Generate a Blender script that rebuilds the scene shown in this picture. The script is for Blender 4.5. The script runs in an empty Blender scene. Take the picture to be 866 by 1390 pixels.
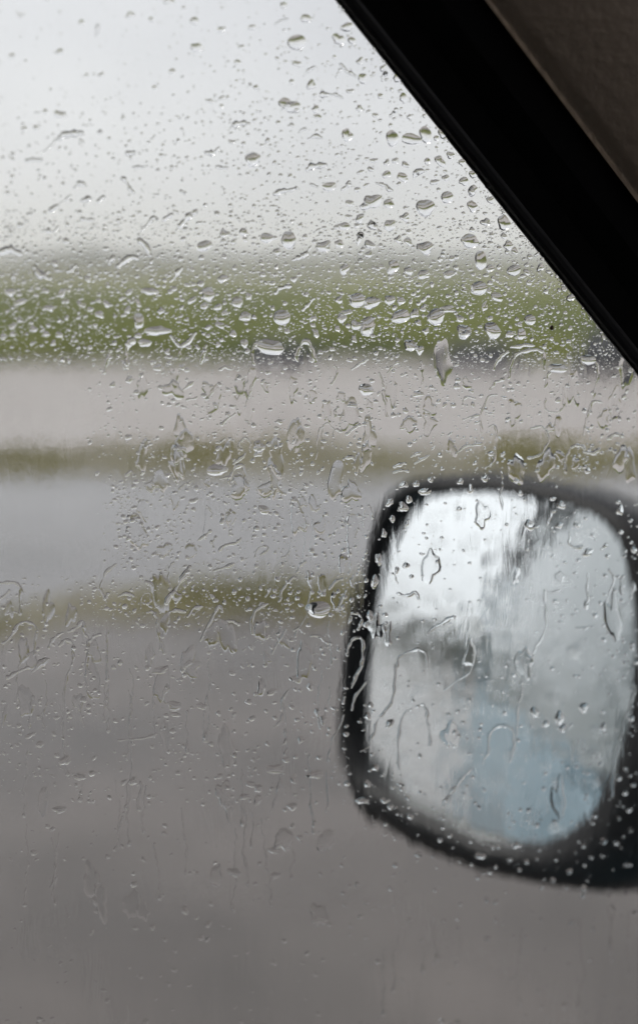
import bpy, bmesh, math, random
from mathutils import Vector, Matrix, noise

R = math.radians
random.seed(11)
S = bpy.context.scene
COL = S.collection

# ------------------------------------------------------------------ camera
CAM = Vector((0.0, 0.0, 1.9))
PITCH = math.atan(350 / 1804)            # horizon sits 350 px above the middle of the photograph
FPX, CX, CY = 1804.0, 433.0, 695.0       # photograph pixels, 50 mm lens on a 24 mm wide portrait frame
cam_data = bpy.data.cameras.new('camera')
cam_data.sensor_fit = 'HORIZONTAL'
cam_data.sensor_width = 24.0
cam_data.lens = 50.0
cam_data.clip_start = 0.02
cam_data.clip_end = 5000
cam_data.dof.use_dof = True
cam_data.dof.focus_distance = 0.445
cam_data.dof.aperture_fstop = 4.8
cam_data.dof.aperture_blades = 0
cam = bpy.data.objects.new('camera', cam_data)
COL.objects.link(cam)
cam.location = CAM
cam.rotation_euler = (R(90) - PITCH, 0, 0)
S.camera = cam

# ------------------------------------------------------------------ sky, sun, exposure
SUN_AZ, SUN_EL = R(255), R(48)           # behind the cloud, off to the rear of the car
world = bpy.data.worlds.new('World')
S.world = world
world.use_nodes = True
wn, wl = world.node_tree.nodes, world.node_tree.links
wn.clear()
w_out = wn.new('ShaderNodeOutputWorld')
w_bg = wn.new('ShaderNodeBackground')
w_bg.inputs['Strength'].default_value = 0.10
sky = wn.new('ShaderNodeTexSky')
sky.sky_type = 'NISHITA'
sky.sun_disc = False
sky.sun_elevation = SUN_EL
sky.sun_rotation = SUN_AZ
sky.air_density = 1.0
sky.dust_density = 4.0
sky.ozone_density = 1.0
hsv = wn.new('ShaderNodeHueSaturation')
hsv.inputs['Saturation'].default_value = 0.25
w_tc = wn.new('ShaderNodeTexCoord')
w_map = wn.new('ShaderNodeMapping')
w_map.inputs['Scale'].default_value = (1.0, 1.0, 2.2)
w_map.inputs['Location'].default_value = (3.1, 0.4, 0.2)
w_noise = wn.new('ShaderNodeTexNoise')
w_noise.inputs['Scale'].default_value = 2.2
w_noise.inputs['Detail'].default_value = 4
w_ramp = wn.new('ShaderNodeValToRGB')
w_ramp.color_ramp.elements[0].position = 0.30
w_ramp.color_ramp.elements[0].color = (4.7, 4.78, 5.15, 1)
w_ramp.color_ramp.elements[1].position = 0.70
w_ramp.color_ramp.elements[1].color = (6.75, 6.8, 7.0, 1)
w_mix = wn.new('ShaderNodeMixRGB')
w_mix.inputs['Fac'].default_value = 0.78       # cloud cover
wl.new(w_tc.outputs['Generated'], w_map.inputs['Vector'])
wl.new(w_map.outputs['Vector'], w_noise.inputs['Vector'])
wl.new(w_noise.outputs['Fac'], w_ramp.inputs['Fac'])
wl.new(sky.outputs['Color'], hsv.inputs['Color'])
wl.new(hsv.outputs['Color'], w_mix.inputs['Color1'])
wl.new(w_ramp.outputs['Color'], w_mix.inputs['Color2'])
wl.new(w_mix.outputs['Color'], w_bg.inputs['Color'])
wl.new(w_bg.outputs['Background'], w_out.inputs['Surface'])

sun_data = bpy.data.lights.new('sun', 'SUN')
sun_data.energy = 1.3
sun_data.angle = R(25)
sun_data.color = (1.0, 0.97, 0.93)
sun = bpy.data.objects.new('sun', sun_data)
COL.objects.link(sun)
sd = Vector((math.sin(SUN_AZ) * math.cos(SUN_EL), math.cos(SUN_AZ) * math.cos(SUN_EL), math.sin(SUN_EL)))
sun.rotation_euler = sd.to_track_quat('Z', 'Y').to_euler()

S.view_settings.view_transform = 'Standard'
S.view_settings.look = 'None'
S.view_settings.gamma = 1.0
S.view_settings.exposure = 0.72
S.view_settings.use_curve_mapping = False

S.render.engine = 'CYCLES'
cy = S.cycles
cy.max_bounces = 16
cy.transmission_bounces = 14
cy.glossy_bounces = 6
cy.diffuse_bounces = 3
cy.transparent_max_bounces = 8
cy.volume_bounces = 2
cy.caustics_reflective = False
cy.caustics_refractive = True
cy.sample_clamp_indirect = 4.0
cy.use_denoising = True

# ------------------------------------------------------------------ projection helpers (photograph pixel -> point on a real plane)
CP, SP = math.cos(PITCH), math.sin(PITCH)
def ray(x, y):
    dx, dy = (x - CX) / FPX, (CY - y) / FPX          # camera space, z forward 1
    return Vector((dx, CP + dy * SP, -SP + dy * CP))  # not normalised: its depth along the lens axis is 1
def hit(x, y, P, N):
    d = ray(x, y)
    t = (P - CAM).dot(N) / d.dot(N)
    return CAM + d * t
def depth_of(p):
    return (p - CAM).dot(Vector((0, CP, -SP)))

# the car: U runs forward along it, V points outward through the window
YAW = R(16)
U = Vector((math.cos(YAW), math.sin(YAW), 0))
V = Vector((-math.sin(YAW), math.cos(YAW), 0))
Z = Vector((0, 0, 1))
def car_pt(u, v, z):
    return Vector((CAM.x, CAM.y, 0)) + U * u + V * v + Z * z
LEAN = R(4)                                          # the glass leans inward at the top
PN = (V * math.cos(LEAN) + Z * math.sin(LEAN)).normalized()
PE1 = U.copy()
PE2 = PN.cross(PE1).normalized()
if PE2.z < 0: PE2 = -PE2
PO = car_pt(0, 0.42, 1.9)                             # a point on the outer face of the pane
PT = 0.004                                            # pane thickness
def pane(x, y, off=0.0):
    return hit(x, y, PO + PN * off, PN)

# ------------------------------------------------------------------ materials
def mat(name):
    m = bpy.data.materials.new(name)
    m.use_nodes = True
    n = m.node_tree.nodes
    n.clear()
    o = n.new('ShaderNodeOutputMaterial')
    return m, n, m.node_tree.links, o
def simple(name, col, rough=0.6, col2=None, scale=8, bump=0.0, bscale=60, spec=0.5, detail=6, metallic=0.0, dist=0.01):
    m, n, l, o = mat(name)
    b = n.new('ShaderNodeBsdfPrincipled')
    b.inputs['Roughness'].default_value = rough
    b.inputs['Metallic'].default_value = metallic
    b.inputs['Specular IOR Level'].default_value = spec
    tc = n.new('ShaderNodeTexCoord')
    if col2:
        t = n.new('ShaderNodeTexNoise'); t.inputs['Scale'].default_value = scale; t.inputs['Detail'].default_value = detail
        l.new(tc.outputs['Object'], t.inputs['Vector'])
        r = n.new('ShaderNodeValToRGB')
        r.color_ramp.elements[0].position = 0.35; r.color_ramp.elements[0].color = (*col, 1)
        r.color_ramp.elements[1].position = 0.65; r.color_ramp.elements[1].color = (*col2, 1)
        l.new(t.outputs['Fac'], r.inputs['Fac']); l.new(r.outputs['Color'], b.inputs['Base Color'])
    else:
        b.inputs['Base Color'].default_value = (*col, 1)
    if bump:
        t2 = n.new('ShaderNodeTexNoise'); t2.inputs['Scale'].default_value = bscale; t2.inputs['Detail'].default_value = 5
        l.new(tc.outputs['Object'], t2.inputs['Vector'])
        bp = n.new('ShaderNodeBump'); bp.inputs['Strength'].default_value = bump; bp.inputs['Distance'].default_value = dist
        l.new(t2.outputs['Fac'], bp.inputs['Height']); l.new(bp.outputs['Normal'], b.inputs['Normal'])
    l.new(b.outputs['BSDF'], o.inputs['Surface'])
    return m

def water_mat():
    m, n, l, o = mat('rain_water')
    g = n.new('ShaderNodeBsdfGlass'); g.inputs['IOR'].default_value = 1.333; g.inputs['Roughness'].default_value = 0.0
    l.new(g.outputs['BSDF'], o.inputs['Surface'])
    return m
def glass_mat():
    # outer face carries a thin uneven film of water: fine vertical relief, no colour
    m, n, l, o = mat('wet_window_glass')
    g = n.new('ShaderNodeBsdfGlass'); g.inputs['IOR'].default_value = 1.5; g.inputs['Roughness'].default_value = 0.0
    g.inputs['Color'].default_value = (0.985, 0.99, 0.985, 1)
    tc = n.new('ShaderNodeTexCoord')
    mp = n.new('ShaderNodeMapping'); mp.inputs['Scale'].default_value = (170, 34, 1)
    l.new(tc.outputs['Object'], mp.inputs['Vector'])
    t = n.new('ShaderNodeTexNoise'); t.inputs['Scale'].default_value = 1.0; t.inputs['Detail'].default_value = 3; t.inputs['Distortion'].default_value = 0.6
    l.new(mp.outputs['Vector'], t.inputs['Vector'])
    mp2 = n.new('ShaderNodeMapping'); mp2.inputs['Scale'].default_value = (420, 300, 1)
    l.new(tc.outputs['Object'], mp2.inputs['Vector'])
    t2 = n.new('ShaderNodeTexNoise'); t2.inputs['Scale'].default_value = 1.0; t2.inputs['Detail'].default_value = 2
    l.new(mp2.outputs['Vector'], t2.inputs['Vector'])
    # where the film is thick: lower half of the pane, in patches
    mp3 = n.new('ShaderNodeMapping'); mp3.inputs['Scale'].default_value = (14, 9, 1)
    l.new(tc.outputs['Object'], mp3.inputs['Vector'])
    t3 = n.new('ShaderNodeTexNoise'); t3.inputs['Scale'].default_value = 1.0; t3.inputs['Detail'].default_value = 2
    l.new(mp3.outputs['Vector'], t3.inputs['Vector'])
    sx = n.new('ShaderNodeSeparateXYZ'); l.new(tc.outputs['Object'], sx.inputs['Vector'])
    mr = n.new('ShaderNodeMapRange'); mr.inputs['From Min'].default_value = -0.005; mr.inputs['From Max'].default_value = -0.06
    mr.inputs['To Min'].default_value = 0.10; mr.inputs['To Max'].default_value = 1.0
    l.new(sx.outputs['Y'], mr.inputs['Value'])
    pr = n.new('ShaderNodeMapRange'); pr.inputs['From Min'].default_value = 0.35; pr.inputs['From Max'].default_value = 0.65
    l.new(t3.outputs['Fac'], pr.inputs['Value'])
    mul = n.new('ShaderNodeMath'); mul.operation = 'MULTIPLY'
    l.new(mr.outputs['Result'], mul.inputs[0]); l.new(pr.outputs['Result'], mul.inputs[1])
    add = n.new('ShaderNodeMath'); add.operation = 'MULTIPLY_ADD'; add.inputs[1].default_value = 0.15
    l.new(t2.outputs['Fac'], add.inputs[0]); l.new(t.outputs['Fac'], add.inputs[2])
    mp4 = n.new('ShaderNodeMapping'); mp4.inputs['Scale'].default_value = (75, 8, 1)
    l.new(tc.outputs['Object'], mp4.inputs['Vector'])
    t4 = n.new('ShaderNodeTexNoise'); t4.inputs['Scale'].default_value = 1.0; t4.inputs['Detail'].default_value = 1
    l.new(mp4.outputs['Vector'], t4.inputs['Vector'])
    add2 = n.new('ShaderNodeMath'); add2.operation = 'MULTIPLY_ADD'; add2.inputs[1].default_value = 3.2
    l.new(t4.outputs['Fac'], add2.inputs[0]); l.new(add.outputs[0], add2.inputs[2])
    add = add2
    hgt = n.new('ShaderNodeMath'); hgt.operation = 'MULTIPLY'
    l.new(add.outputs[0], hgt.inputs[0]); l.new(mul.outputs[0], hgt.inputs[1])
    bp = n.new('ShaderNodeBump'); bp.inputs['Strength'].default_value = 1.0; bp.inputs['Distance'].default_value = 0.00013
    l.new(hgt.outputs[0], bp.inputs['Height'])
    # only the outside (local +z) is wet
    ge = n.new('ShaderNodeMath'); ge.operation = 'GREATER_THAN'; ge.inputs[1].default_value = -0.001
    l.new(sx.outputs['Z'], ge.inputs[0])
    l.new(ge.outputs[0], bp.inputs['Strength'])
    l.new(bp.outputs['Normal'], g.inputs['Normal'])
    l.new(g.outputs['BSDF'], o.inputs['Surface'])
    return m
def mirror_mat():
    m, n, l, o = mat('mirror_silvering')
    g = n.new('ShaderNodeBsdfGlossy'); g.inputs['Color'].default_value = (0.90, 0.94, 0.96, 1); g.inputs['Roughness'].default_value = 0.0
    tc = n.new('ShaderNodeTexCoord')
    t = n.new('ShaderNodeTexNoise'); t.inputs['Scale'].default_value = 90; t.inputs['Detail'].default_value = 3
    l.new(tc.outputs['Object'], t.inputs['Vector'])
    bp = n.new('ShaderNodeBump'); bp.inputs['Strength'].default_value = 1.0; bp.inputs['Distance'].default_value = 0.0003
    l.new(t.outputs['Fac'], bp.inputs['Height']); l.new(bp.outputs['Normal'], g.inputs['Normal'])
    l.new(g.outputs['BSDF'], o.inputs['Surface'])
    return m
def wet_road(name, c1, c2, rough, scale, film=0.9):
    m, n, l, o = mat(name)
    b = n.new('ShaderNodeBsdfPrincipled')
    tc = n.new('ShaderNodeTexCoord')
    t = n.new('ShaderNodeTexNoise'); t.inputs['Scale'].default_value = scale; t.inputs['Detail'].default_value = 8
    l.new(tc.outputs['Object'], t.inputs['Vector'])
    r = n.new('ShaderNodeValToRGB')
    r.color_ramp.elements[0].position = 0.35; r.color_ramp.elements[0].color = (*c1, 1)
    r.color_ramp.elements[1].position = 0.65; r.color_ramp.elements[1].color = (*c2, 1)
    l.new(t.outputs['Fac'], r.inputs['Fac']); l.new(r.outputs['Color'], b.inputs['Base Color'])
    b.inputs['Roughness'].default_value = 0.75
    # standing water as a clear coat, thicker in shallow puddles
    t3 = n.new('ShaderNodeTexNoise'); t3.inputs['Scale'].default_value = 0.55; t3.inputs['Detail'].default_value = 3
    l.new(tc.outputs['Object'], t3.inputs['Vector'])
    mr = n.new('ShaderNodeMapRange'); mr.inputs['From Min'].default_value = 0.3; mr.inputs['From Max'].default_value = 0.6
    mr.inputs['To Min'].default_value = rough * 1.5; mr.inputs['To Max'].default_value = rough * 0.6
    l.new(t3.outputs['Fac'], mr.inputs['Value'])
    b.inputs['Coat Weight'].default_value = film
    b.inputs['Coat IOR'].default_value = 1.33
    l.new(mr.outputs['Result'], b.inputs['Coat Roughness'])
    t2 = n.new('ShaderNodeTexNoise'); t2.inputs['Scale'].default_value = 90; t2.inputs['Detail'].default_value = 3
    l.new(tc.outputs['Object'], t2.inputs['Vector'])
    bp = n.new('ShaderNodeBump'); bp.inputs['Strength'].default_value = 0.5; bp.inputs['Distance'].default_value = 0.006
    l.new(t2.outputs['Fac'], bp.inputs['Height']); l.new(bp.outputs['Normal'], b.inputs['Normal'])
    l.new(b.outputs['BSDF'], o.inputs['Surface'])
    return m

M = dict(
    water=water_mat(), glass=glass_mat(), mirror=mirror_mat(),
    asphalt=wet_road('wet_asphalt', (0.050, 0.042, 0.037), (0.108, 0.092, 0.083), 0.28, 0.9),
    carriageway=wet_road('wet_pale_asphalt', (0.11, 0.106, 0.106), (0.15, 0.145, 0.145), 0.22, 2.0),
    gravel=wet_road('wet_gravel', (0.24, 0.215, 0.20), (0.31, 0.28, 0.26), 0.4, 1.2, 0.6),
    soil=simple('verge_soil', (0.12, 0.108, 0.075), 0.9, (0.16, 0.148, 0.10), 5, 0.4, 30),
    meadow=simple('meadow_turf', (0.115, 0.115, 0.040), 0.95, (0.19, 0.18, 0.066), 0.15, 0.5, 12, 0.2),
    grass=simple('grass_blades', (0.10, 0.135, 0.022), 0.8, (0.26, 0.28, 0.045), 0.22, spec=0.2),
    dry_grass=simple('dry_grass_blades', (0.16, 0.155, 0.045), 0.8, (0.26, 0.235, 0.09), 2.5, spec=0.2),
    wood=simple('far_wood_leaves', (0.05, 0.06, 0.03), 0.9, (0.085, 0.095, 0.05), 0.4, spec=0.2),
    stone=simple('wet_dark_boulder', (0.018, 0.020, 0.026), 0.6, (0.03, 0.031, 0.037), 4, 0.6, 9, spec=0.2, dist=0.03),
    rubber=simple('black_rubber', (0.006, 0.006, 0.006), 0.75, bump=0.2, bscale=300, spec=0.12, dist=0.0005),
    lip=simple('wet_rubber_lip', (0.020, 0.020, 0.021), 0.40, bump=0.25, bscale=200, spec=0.35, dist=0.0005),
    plastic=simple('black_mirror_plastic', (0.006, 0.006, 0.007), 0.45, bump=0.35, bscale=700, spec=0.4, dist=0.0004),
    trim=simple('brown_grained_trim', (0.42, 0.325, 0.25), 0.75, (0.44, 0.345, 0.27), 12, 0.55, 260, 0.2, dist=0.0012),
    lining=simple('dark_cabin_cloth', (0.035, 0.033, 0.032), 0.9, (0.05, 0.047, 0.045), 40, 0.3, 300, 0.2),
    paint=simple('pale_blue_paint', (0.19, 0.29, 0.345), 0.25, (0.21, 0.315, 0.37), 1.5, spec=0.5),
    tint=simple('side_window_sky_tone', (0.30, 0.34, 0.34), 0.12, (0.36, 0.40, 0.40), 6, spec=0.8),  # pale base colour stands in for sky reflected in the side windows
    dirt=simple('brown_dirt_speck', (0.05, 0.025, 0.012), 0.8, (0.10, 0.05, 0.02), 900),
)

def link(name, me, m, parent=None, smooth=True, world_mat=None):
    o = bpy.data.objects.new(name, me)
    COL.objects.link(o)
    if m and not me.materials: me.materials.append(m)
    if smooth:
        me.polygons.foreach_set('use_smooth', [True] * len(me.polygons))
    if world_mat is not None: o.matrix_world = world_mat
    if parent: 
        o.parent = parent
        o.matrix_parent_inverse = Matrix.Translation(-parent.location)
    return o
def mesh(name, verts, faces):
    me = bpy.data.meshes.new(name)
    me.from_pydata([tuple(v) for v in verts], [], faces)
    me.update()
    return me
def tag(o, label=None, cat=None, group=None, kind=None):
    if label: o['label'] = label
    if cat: o['category'] = cat
    if group: o['group'] = group
    if kind: o['kind'] = kind
    return o

# ------------------------------------------------------------------ the ground in bands across the view
def swing(x):
    t = max(0.0, min(1.0, (-x - 1.2) / 0.9))
    return -0.95 * t * t * (3 - 2 * t)
def sheet(name, y0, y1, z, m, x=220, nx=2, ny=2, edge=0.0, bump=0.0):
    vs, fs = [], []
    for j in range(ny + 1):
        for i in range(nx + 1):
            px = -x + 2 * x * i / nx
            py = y0 + (y1 - y0) * j / ny
            if edge and j in (0, ny): py += edge * noise.noise(Vector((px * 0.7, j * 3.1, 1.7)))
            pz = z + (bump * noise.noise(Vector((px * 0.2, py * 0.2, 4.0))) if bump and 0 < j < ny else 0)
            if edge and j in (0, ny): pz = 0.004
            if name == 'verge' and y0 < 8.5 and y1 < 9.5 and y0 > 1: py += swing(px)
            vs.append((px, py, pz))
    for j in range(ny):
        for i in range(nx):
            a = j * (nx + 1) + i
            fs.append((a, a + 1, a + nx + 2, a + nx + 1))
    o = link(name, mesh(name, vs, fs), m)
    return tag(o, kind='structure')
HSC = CAM.z
def gy(y):                                            # ground distance seen at photograph row y
    a = PITCH + math.atan((y - CY) / FPX)
    return HSC / math.tan(a)
Y_A, Y_B, Y_C, Y_D, Y_E = gy(842), gy(797), gy(648), gy(606), gy(487)
ground = sheet('ground', -200, 900, -0.012, M['soil'], 700)
sheet('asphalt_forecourt', -40, Y_A, 0.0, M['asphalt'], 120)
v1 = sheet('verge', Y_A, Y_B, 0.03, M['soil'], 30, 240, 4, 0.10, 0.05)
sheet('road', Y_A, Y_C, 0.0, M['carriageway'], 120)
v2 = sheet('verge', Y_C, Y_D, 0.04, M['soil'], 80, 160, 4, 0.2, 0.08)
sheet('gravel_track', Y_D, Y_E, 0.0, M['gravel'], 150)
sheet('meadow', Y_E, 420, 0.02, M['meadow'], 400, 160, 80, 0.5, 0.25)

def blades(name, n, area, hmin, hmax, wid, m, label, zbase=0.02, cluster=None):
    vs, fs = [], []
    rnd = random.Random(name + label)
    for i in range(n):
        x, y = area(rnd)
        h = rnd.uniform(hmin, hmax)
        if cluster: h *= cluster(x, y)
        if h < 0.01: continue
        a = rnd.uniform(0, math.tau); w = wid * rnd.uniform(0.6, 1.5)
        lx, ly = rnd.gauss(0, 0.35) * h, rnd.gauss(0, 0.35) * h
        cx_, sx_ = math.cos(a) * w, math.sin(a) * w
        b = len(vs)
        vs += [(x - cx_, y - sx_, zbase), (x + cx_, y + sx_, zbase), (x + lx * .4 + cx_ * .6, y + ly * .4 + sx_ * .6, zbase + h * .6), (x + lx, y + ly, zbase + h)]
        fs += [(b, b + 1, b + 2), (b, b + 2, b + 3)]
    o = link(name, mesh(name, vs, fs), m, smooth=False)
    return tag(o, label, 'grass', kind='stuff')
def strip(y0, y1, x):
    return lambda r: (r.uniform(-x, x), min(y1, max(y0, r.gauss((y0 + y1) / 2, (y1 - y0) / 4))))
def patch(x, y):
    return max(0.0, 0.62 + 1.0 * noise.noise(Vector((x * 1.3, y * 0.5, 2.0))) + 0.6 * noise.noise(Vector((x * 0.4, y * 0.3, 6.0))))
blades('verge_grass', 9000, (lambda r: (lambda p: (p[0], p[1] + swing(p[0])))(strip(Y_A, Y_B, 9)(r))), 0.03, 0.13, 0.008, M['dry_grass'], 'low olive grass strip between wet asphalt and pale road', cluster=patch)
blades('verge_grass', 13000, strip(Y_C, Y_D, 13), 0.06, 0.17, 0.011, M['dry_grass'], 'thin olive grass strip beyond the pale wet road', cluster=patch)
def mead(r):
    d = Y_E * math.exp(r.random() ** 1.3 * math.log(90 / Y_E))
    return (r.uniform(-0.4, 0.4) * d, d)
blades('meadow_grass', 60000, mead, 0.15, 0.5, 0.02, M['grass'], 'bright green rough meadow grass beyond the gravel band')

# hazy wood on the horizon: leaf clumps in a long uneven band
def wood(name, label, y0, x0, x1, hgt, n, leaf, seed):
    rnd = random.Random(seed)
    vs, fs = [], []
    for i in range(n):
        x = rnd.uniform(x0, x1)
        top = hgt * (0.65 + 0.55 * noise.noise(Vector((x * 0.05, seed, 0.0))) + 0.3 * noise.noise(Vector((x * 0.2, seed, 3.0))))
        z = top * (rnd.random() ** 0.8)
        y = y0 + rnd.gauss(0, 3.0)
        s = leaf * rnd.uniform(0.6, 1.6)
        d1 = Vector((rnd.gauss(0, 1), rnd.gauss(0, 1), rnd.gauss(0, 1))).normalized() * s
        d2 = Vector((rnd.gauss(0, 1), rnd.gauss(0, 1), rnd.gauss(0, 1))).normalized() * s
        c = Vector((x, y, z)); b = len(vs)
        vs += [c - d1, c + d2, c + d1, c - d2]
        fs += [(b, b + 1, b + 2, b + 3)]
    o = link(name, mesh(name, vs, fs), M['wood'], smooth=False)
    return tag(o, label, 'wood', kind='stuff')
wood('far_wood', 'low grey green wood fading into mist along the horizon', 190, -120, 120, 2.4, 12000, 0.55, 3)
wood('roadside_wood', 'dark hedge line seen in the mirror, behind the wet road', -22, -120, -24, 6.0, 9000, 0.6, 8)

# rain mist: one even body of air round everything
def box_mesh(name, x0, x1, y0, y1, z0, z1):
    vs = [(x, y, z) for z in (z0, z1) for y in (y0, y1) for x in (x0, x1)]
    return mesh(name, vs, [(0, 2, 3, 1), (4, 5, 7, 6), (0, 1, 5, 4), (2, 6, 7, 3), (0, 4, 6, 2), (1, 3, 7, 5)])
hm, hn, hl, ho = mat('rain_mist')
hv = hn.new('ShaderNodeVolumePrincipled')
hv.inputs['Color'].default_value = (0.985, 0.985, 0.99, 1)
hv.inputs['Density'].default_value = 0.0026
hl.new(hv.outputs['Volume'], ho.inputs['Volume'])
haze = link('haze', box_mesh('haze', -740, 740, -240, 940, -1.5, 14.0), hm, smooth=False)
tag(haze, 'pale rain mist fading the far meadow and wood', 'mist', kind='stuff')

# dark wet boulders at the meadow's edge
def boulder(px, py, wpx, hpx, seed, label):
    yy = gy(py + hpx * 0.5)
    d = ray(px, py); t = yy / d.y
    cx_ = d.x * t
    w = wpx / FPX * yy; h = hpx / FPX * yy
    bm = bmesh.new()
    bmesh.ops.create_icosphere(bm, subdivisions=4, radius=1.0)
    for v in bm.verts:
        c = v.co.copy()
        k = 1 + 0.28 * noise.noise(c * 1.3 + Vector((seed, 0, 0))) + 0.10 * noise.noise(c * 4 + Vector((seed, 5, 0)))
        v.co = Vector((c.x * k * w / 2, c.y * k * w / 2.4, max(c.z * k, -0.35) * h * 0.75))
    me = bpy.data.meshes.new('boulder'); bm.to_mesh(me); bm.free()
    o = link('boulder', me, M['stone'])
    o.location = (cx_, yy, h * 0.2)
    tag(o, label, 'boulder', 'dark boulders along the meadow edge')
boulder(383, 474, 92, 34, 1.0, 'dark grey boulder blurred behind the arch-shaped film of water, left of the others')
boulder(650, 474, 100, 34, 5.0, 'dark grey boulder blurred behind dense bright beads, middle of the three')
boulder(826, 470, 84, 60, 9.0, 'tall dark grey boulder beside the black window pillar')

# ------------------------------------------------------------------ the car
car = bpy.data.objects.new('car', None)
COL.objects.link(car)
car.location = car_pt(0, 0, 0)
tag(car, 'pale blue car looked out of, with black window frame and tall black wing mirror', 'car')

def prism(name, pts, axis_a, axis_b, m, smooth=False, bevel=0.0, parent=car):
    """closed profile 'pts' (list of 3D points) swept from offset axis_a to axis_b"""
    n = len(pts)
    vs = [p + axis_a for p in pts] + [p + axis_b for p in pts]
    fs = [(i, (i + 1) % n, n + (i + 1) % n, n + i) for i in range(n)] + [tuple(range(n - 1, -1, -1)), tuple(range(n, 2 * n))]
    me = mesh(name, vs, fs)
    bm = bmesh.new(); bm.from_mesh(me)
    bmesh.ops.recalc_face_normals(bm, faces=bm.faces)
    bm.to_mesh(me); bm.free()
    o = link(name, me, m, parent, smooth=smooth)
    if bevel:
        b = o.modifiers.new('bevel', 'BEVEL'); b.width = bevel; b.segments = 3
    return o

# front edge of the glass, read on the pane itself
E0, E1 = pane(455, 0), pane(868, 514)
LD = (E0 - E1).normalized()                 # up and back along the pillar
PD = LD.cross(PN).normalized()
if PD.dot(U) < 0: PD = -PD                  # towards the front of the car, in the plane of the glass
EP = E1.copy()
def pil(a, p, i):                            # along pillar, across it, inward from the outer face
    return EP + LD * a + PD * p - PN * i

# pane: quadrilateral in its own plane, running behind the seal
gm = Matrix((( PE1.x, PE2.x, PN.x, PO.x), (PE1.y, PE2.y, PN.y, PO.y), (PE1.z, PE2.z, PN.z, PO.z), (0, 0, 0, 1)))
gi = gm.inverted()
zb = (gi @ pane(900, 1470)).y
corner_top = gi @ pil(0.42, 0.012, 0)
e1l = gi @ EP; ldl = gi.to_3x3() @ LD
corner_bot = gi @ pil((zb - e1l.y) / ldl.y, 0.012, 0)
quad = [(-0.17, zb), (corner_bot.x, zb), (corner_top.x, corner_top.y), (-0.17, corner_top.y)]
vs = [(a, b, 0.0) for a, b in quad] + [(a, b, -PT) for a, b in quad]
fs = [(0, 1, 2, 3), (7, 6, 5, 4), (0, 4, 5, 1), (1, 5, 6, 2), (2, 6, 7, 3), (3, 7, 4, 0)]
wg = link('window_glass', mesh('window_glass', vs, fs), M['glass'], smooth=False)
wg.matrix_world = gm; bpy.context.view_layer.update()
wg.parent = car; wg.matrix_parent_inverse = Matrix.Translation(-car.location)
wg['label'] = 'rain covered side window pane'

# door frame seal: rubber lip against the glass, then the broad black frame
prof = [(0.0, 0.0045), (0.0005, 0.0058), (0.0016, 0.0068), (0.0030, 0.0072), (0.0040, 0.0072), (0.0040, 0.0045)]
lip = prism('seal_lip', [pil(0, p, i) for p, i in prof], -LD * 0.42, LD * 0.45, M['lip'], smooth=False)
prof = [(0.0, -0.0005), (0.0008, -0.004), (0.004, -0.007), (0.0040, -0.0072), (0.0040, -0.0005)]
prism('outer_seal_lip', [pil(0, p, i) for p, i in prof], -LD * 0.42, LD * 0.45, M['lip'])
D0, D1 = hit(681, 0, PO - PN * 0.03, PN), hit(866, 226, PO - PN * 0.03, PN)
pw = ((D0 + D1) / 2 - EP).dot(PD)           # width of the black frame where the trim begins
prof = [(0.0041, -0.006), (0.0041, 0.0072), (0.012, 0.0110), (pw * 0.6, 0.020), (pw, 0.026), (pw + 0.03, 0.026), (pw + 0.03, -0.006)]
prism('window_frame', [pil(0, p, i) for p, i in prof], -LD * 0.42, LD * 0.45, M['rubber'])
prof = [(pw - 0.004 + 0.16 * t, 0.0265 + 0.034 * (1 - (1 - min(1.0, t * 2.2)) ** 2.2)) for t in [k / 30 for k in range(31)]] + [(pw + 0.156, 0.0265)]
tr = prism('pillar_trim', [pil(0, p, i) for p, i in prof], -LD * 0.42, LD * 0.45, M['trim'], smooth=True)
tr['label'] = 'brown grained pillar trim'

zbw = (gm @ Vector((0, zb, 0))).z           # belt height
ztw = (gm @ Vector((0, corner_top.y, 0))).z # top of the window
vtop = (gm @ Vector((0, corner_top.y, 0)) - Vector((CAM.x, CAM.y, 0))).dot(V)
vbot = (gm @ Vector((0, zb, 0)) - Vector((CAM.x, CAM.y, 0))).dot(V)
# cabin shell: roof lining, far side, rear wall, floor; open at the windscreen
def quadbox(name, u0, u1, v0, v1, z0, z1, m, bevel=0.0):
    P = [car_pt(u0, v0, z0), car_pt(u1, v0, z0), car_pt(u1, v1, z0), car_pt(u0, v1, z0)]
    return prism(name, P, Vector(), Z * (z1 - z0), m, bevel=bevel)
quadbox('headliner', -1.1, 0.12, -1.25, vtop - 0.02, ztw + 0.045, ztw + 0.09, M['trim'], 0.004)
quadbox('far_side_lining', -1.1, 1.5, -1.32, -1.26, 0.5, ztw + 0.09, M['lining'])
quadbox('rear_lining', -1.18, -1.12, -1.3, vbot - 0.03, 0.5, ztw + 0.09, M['lining'])
quadbox('cabin_floor', -1.1, 1.2, -1.3, vbot - 0.08, 0.45, 0.5, M['lining'])
quadbox('door_panel', -0.95, 1.1, vbot - 0.10, vbot - 0.055, 0.5, zbw + 0.004, M['lining'], 0.01)
quadbox('dashboard', 0.62, 1.25, -1.25, vbot - 0.11, 0.6, zbw - 0.12, M['lining'], 0.03)

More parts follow.
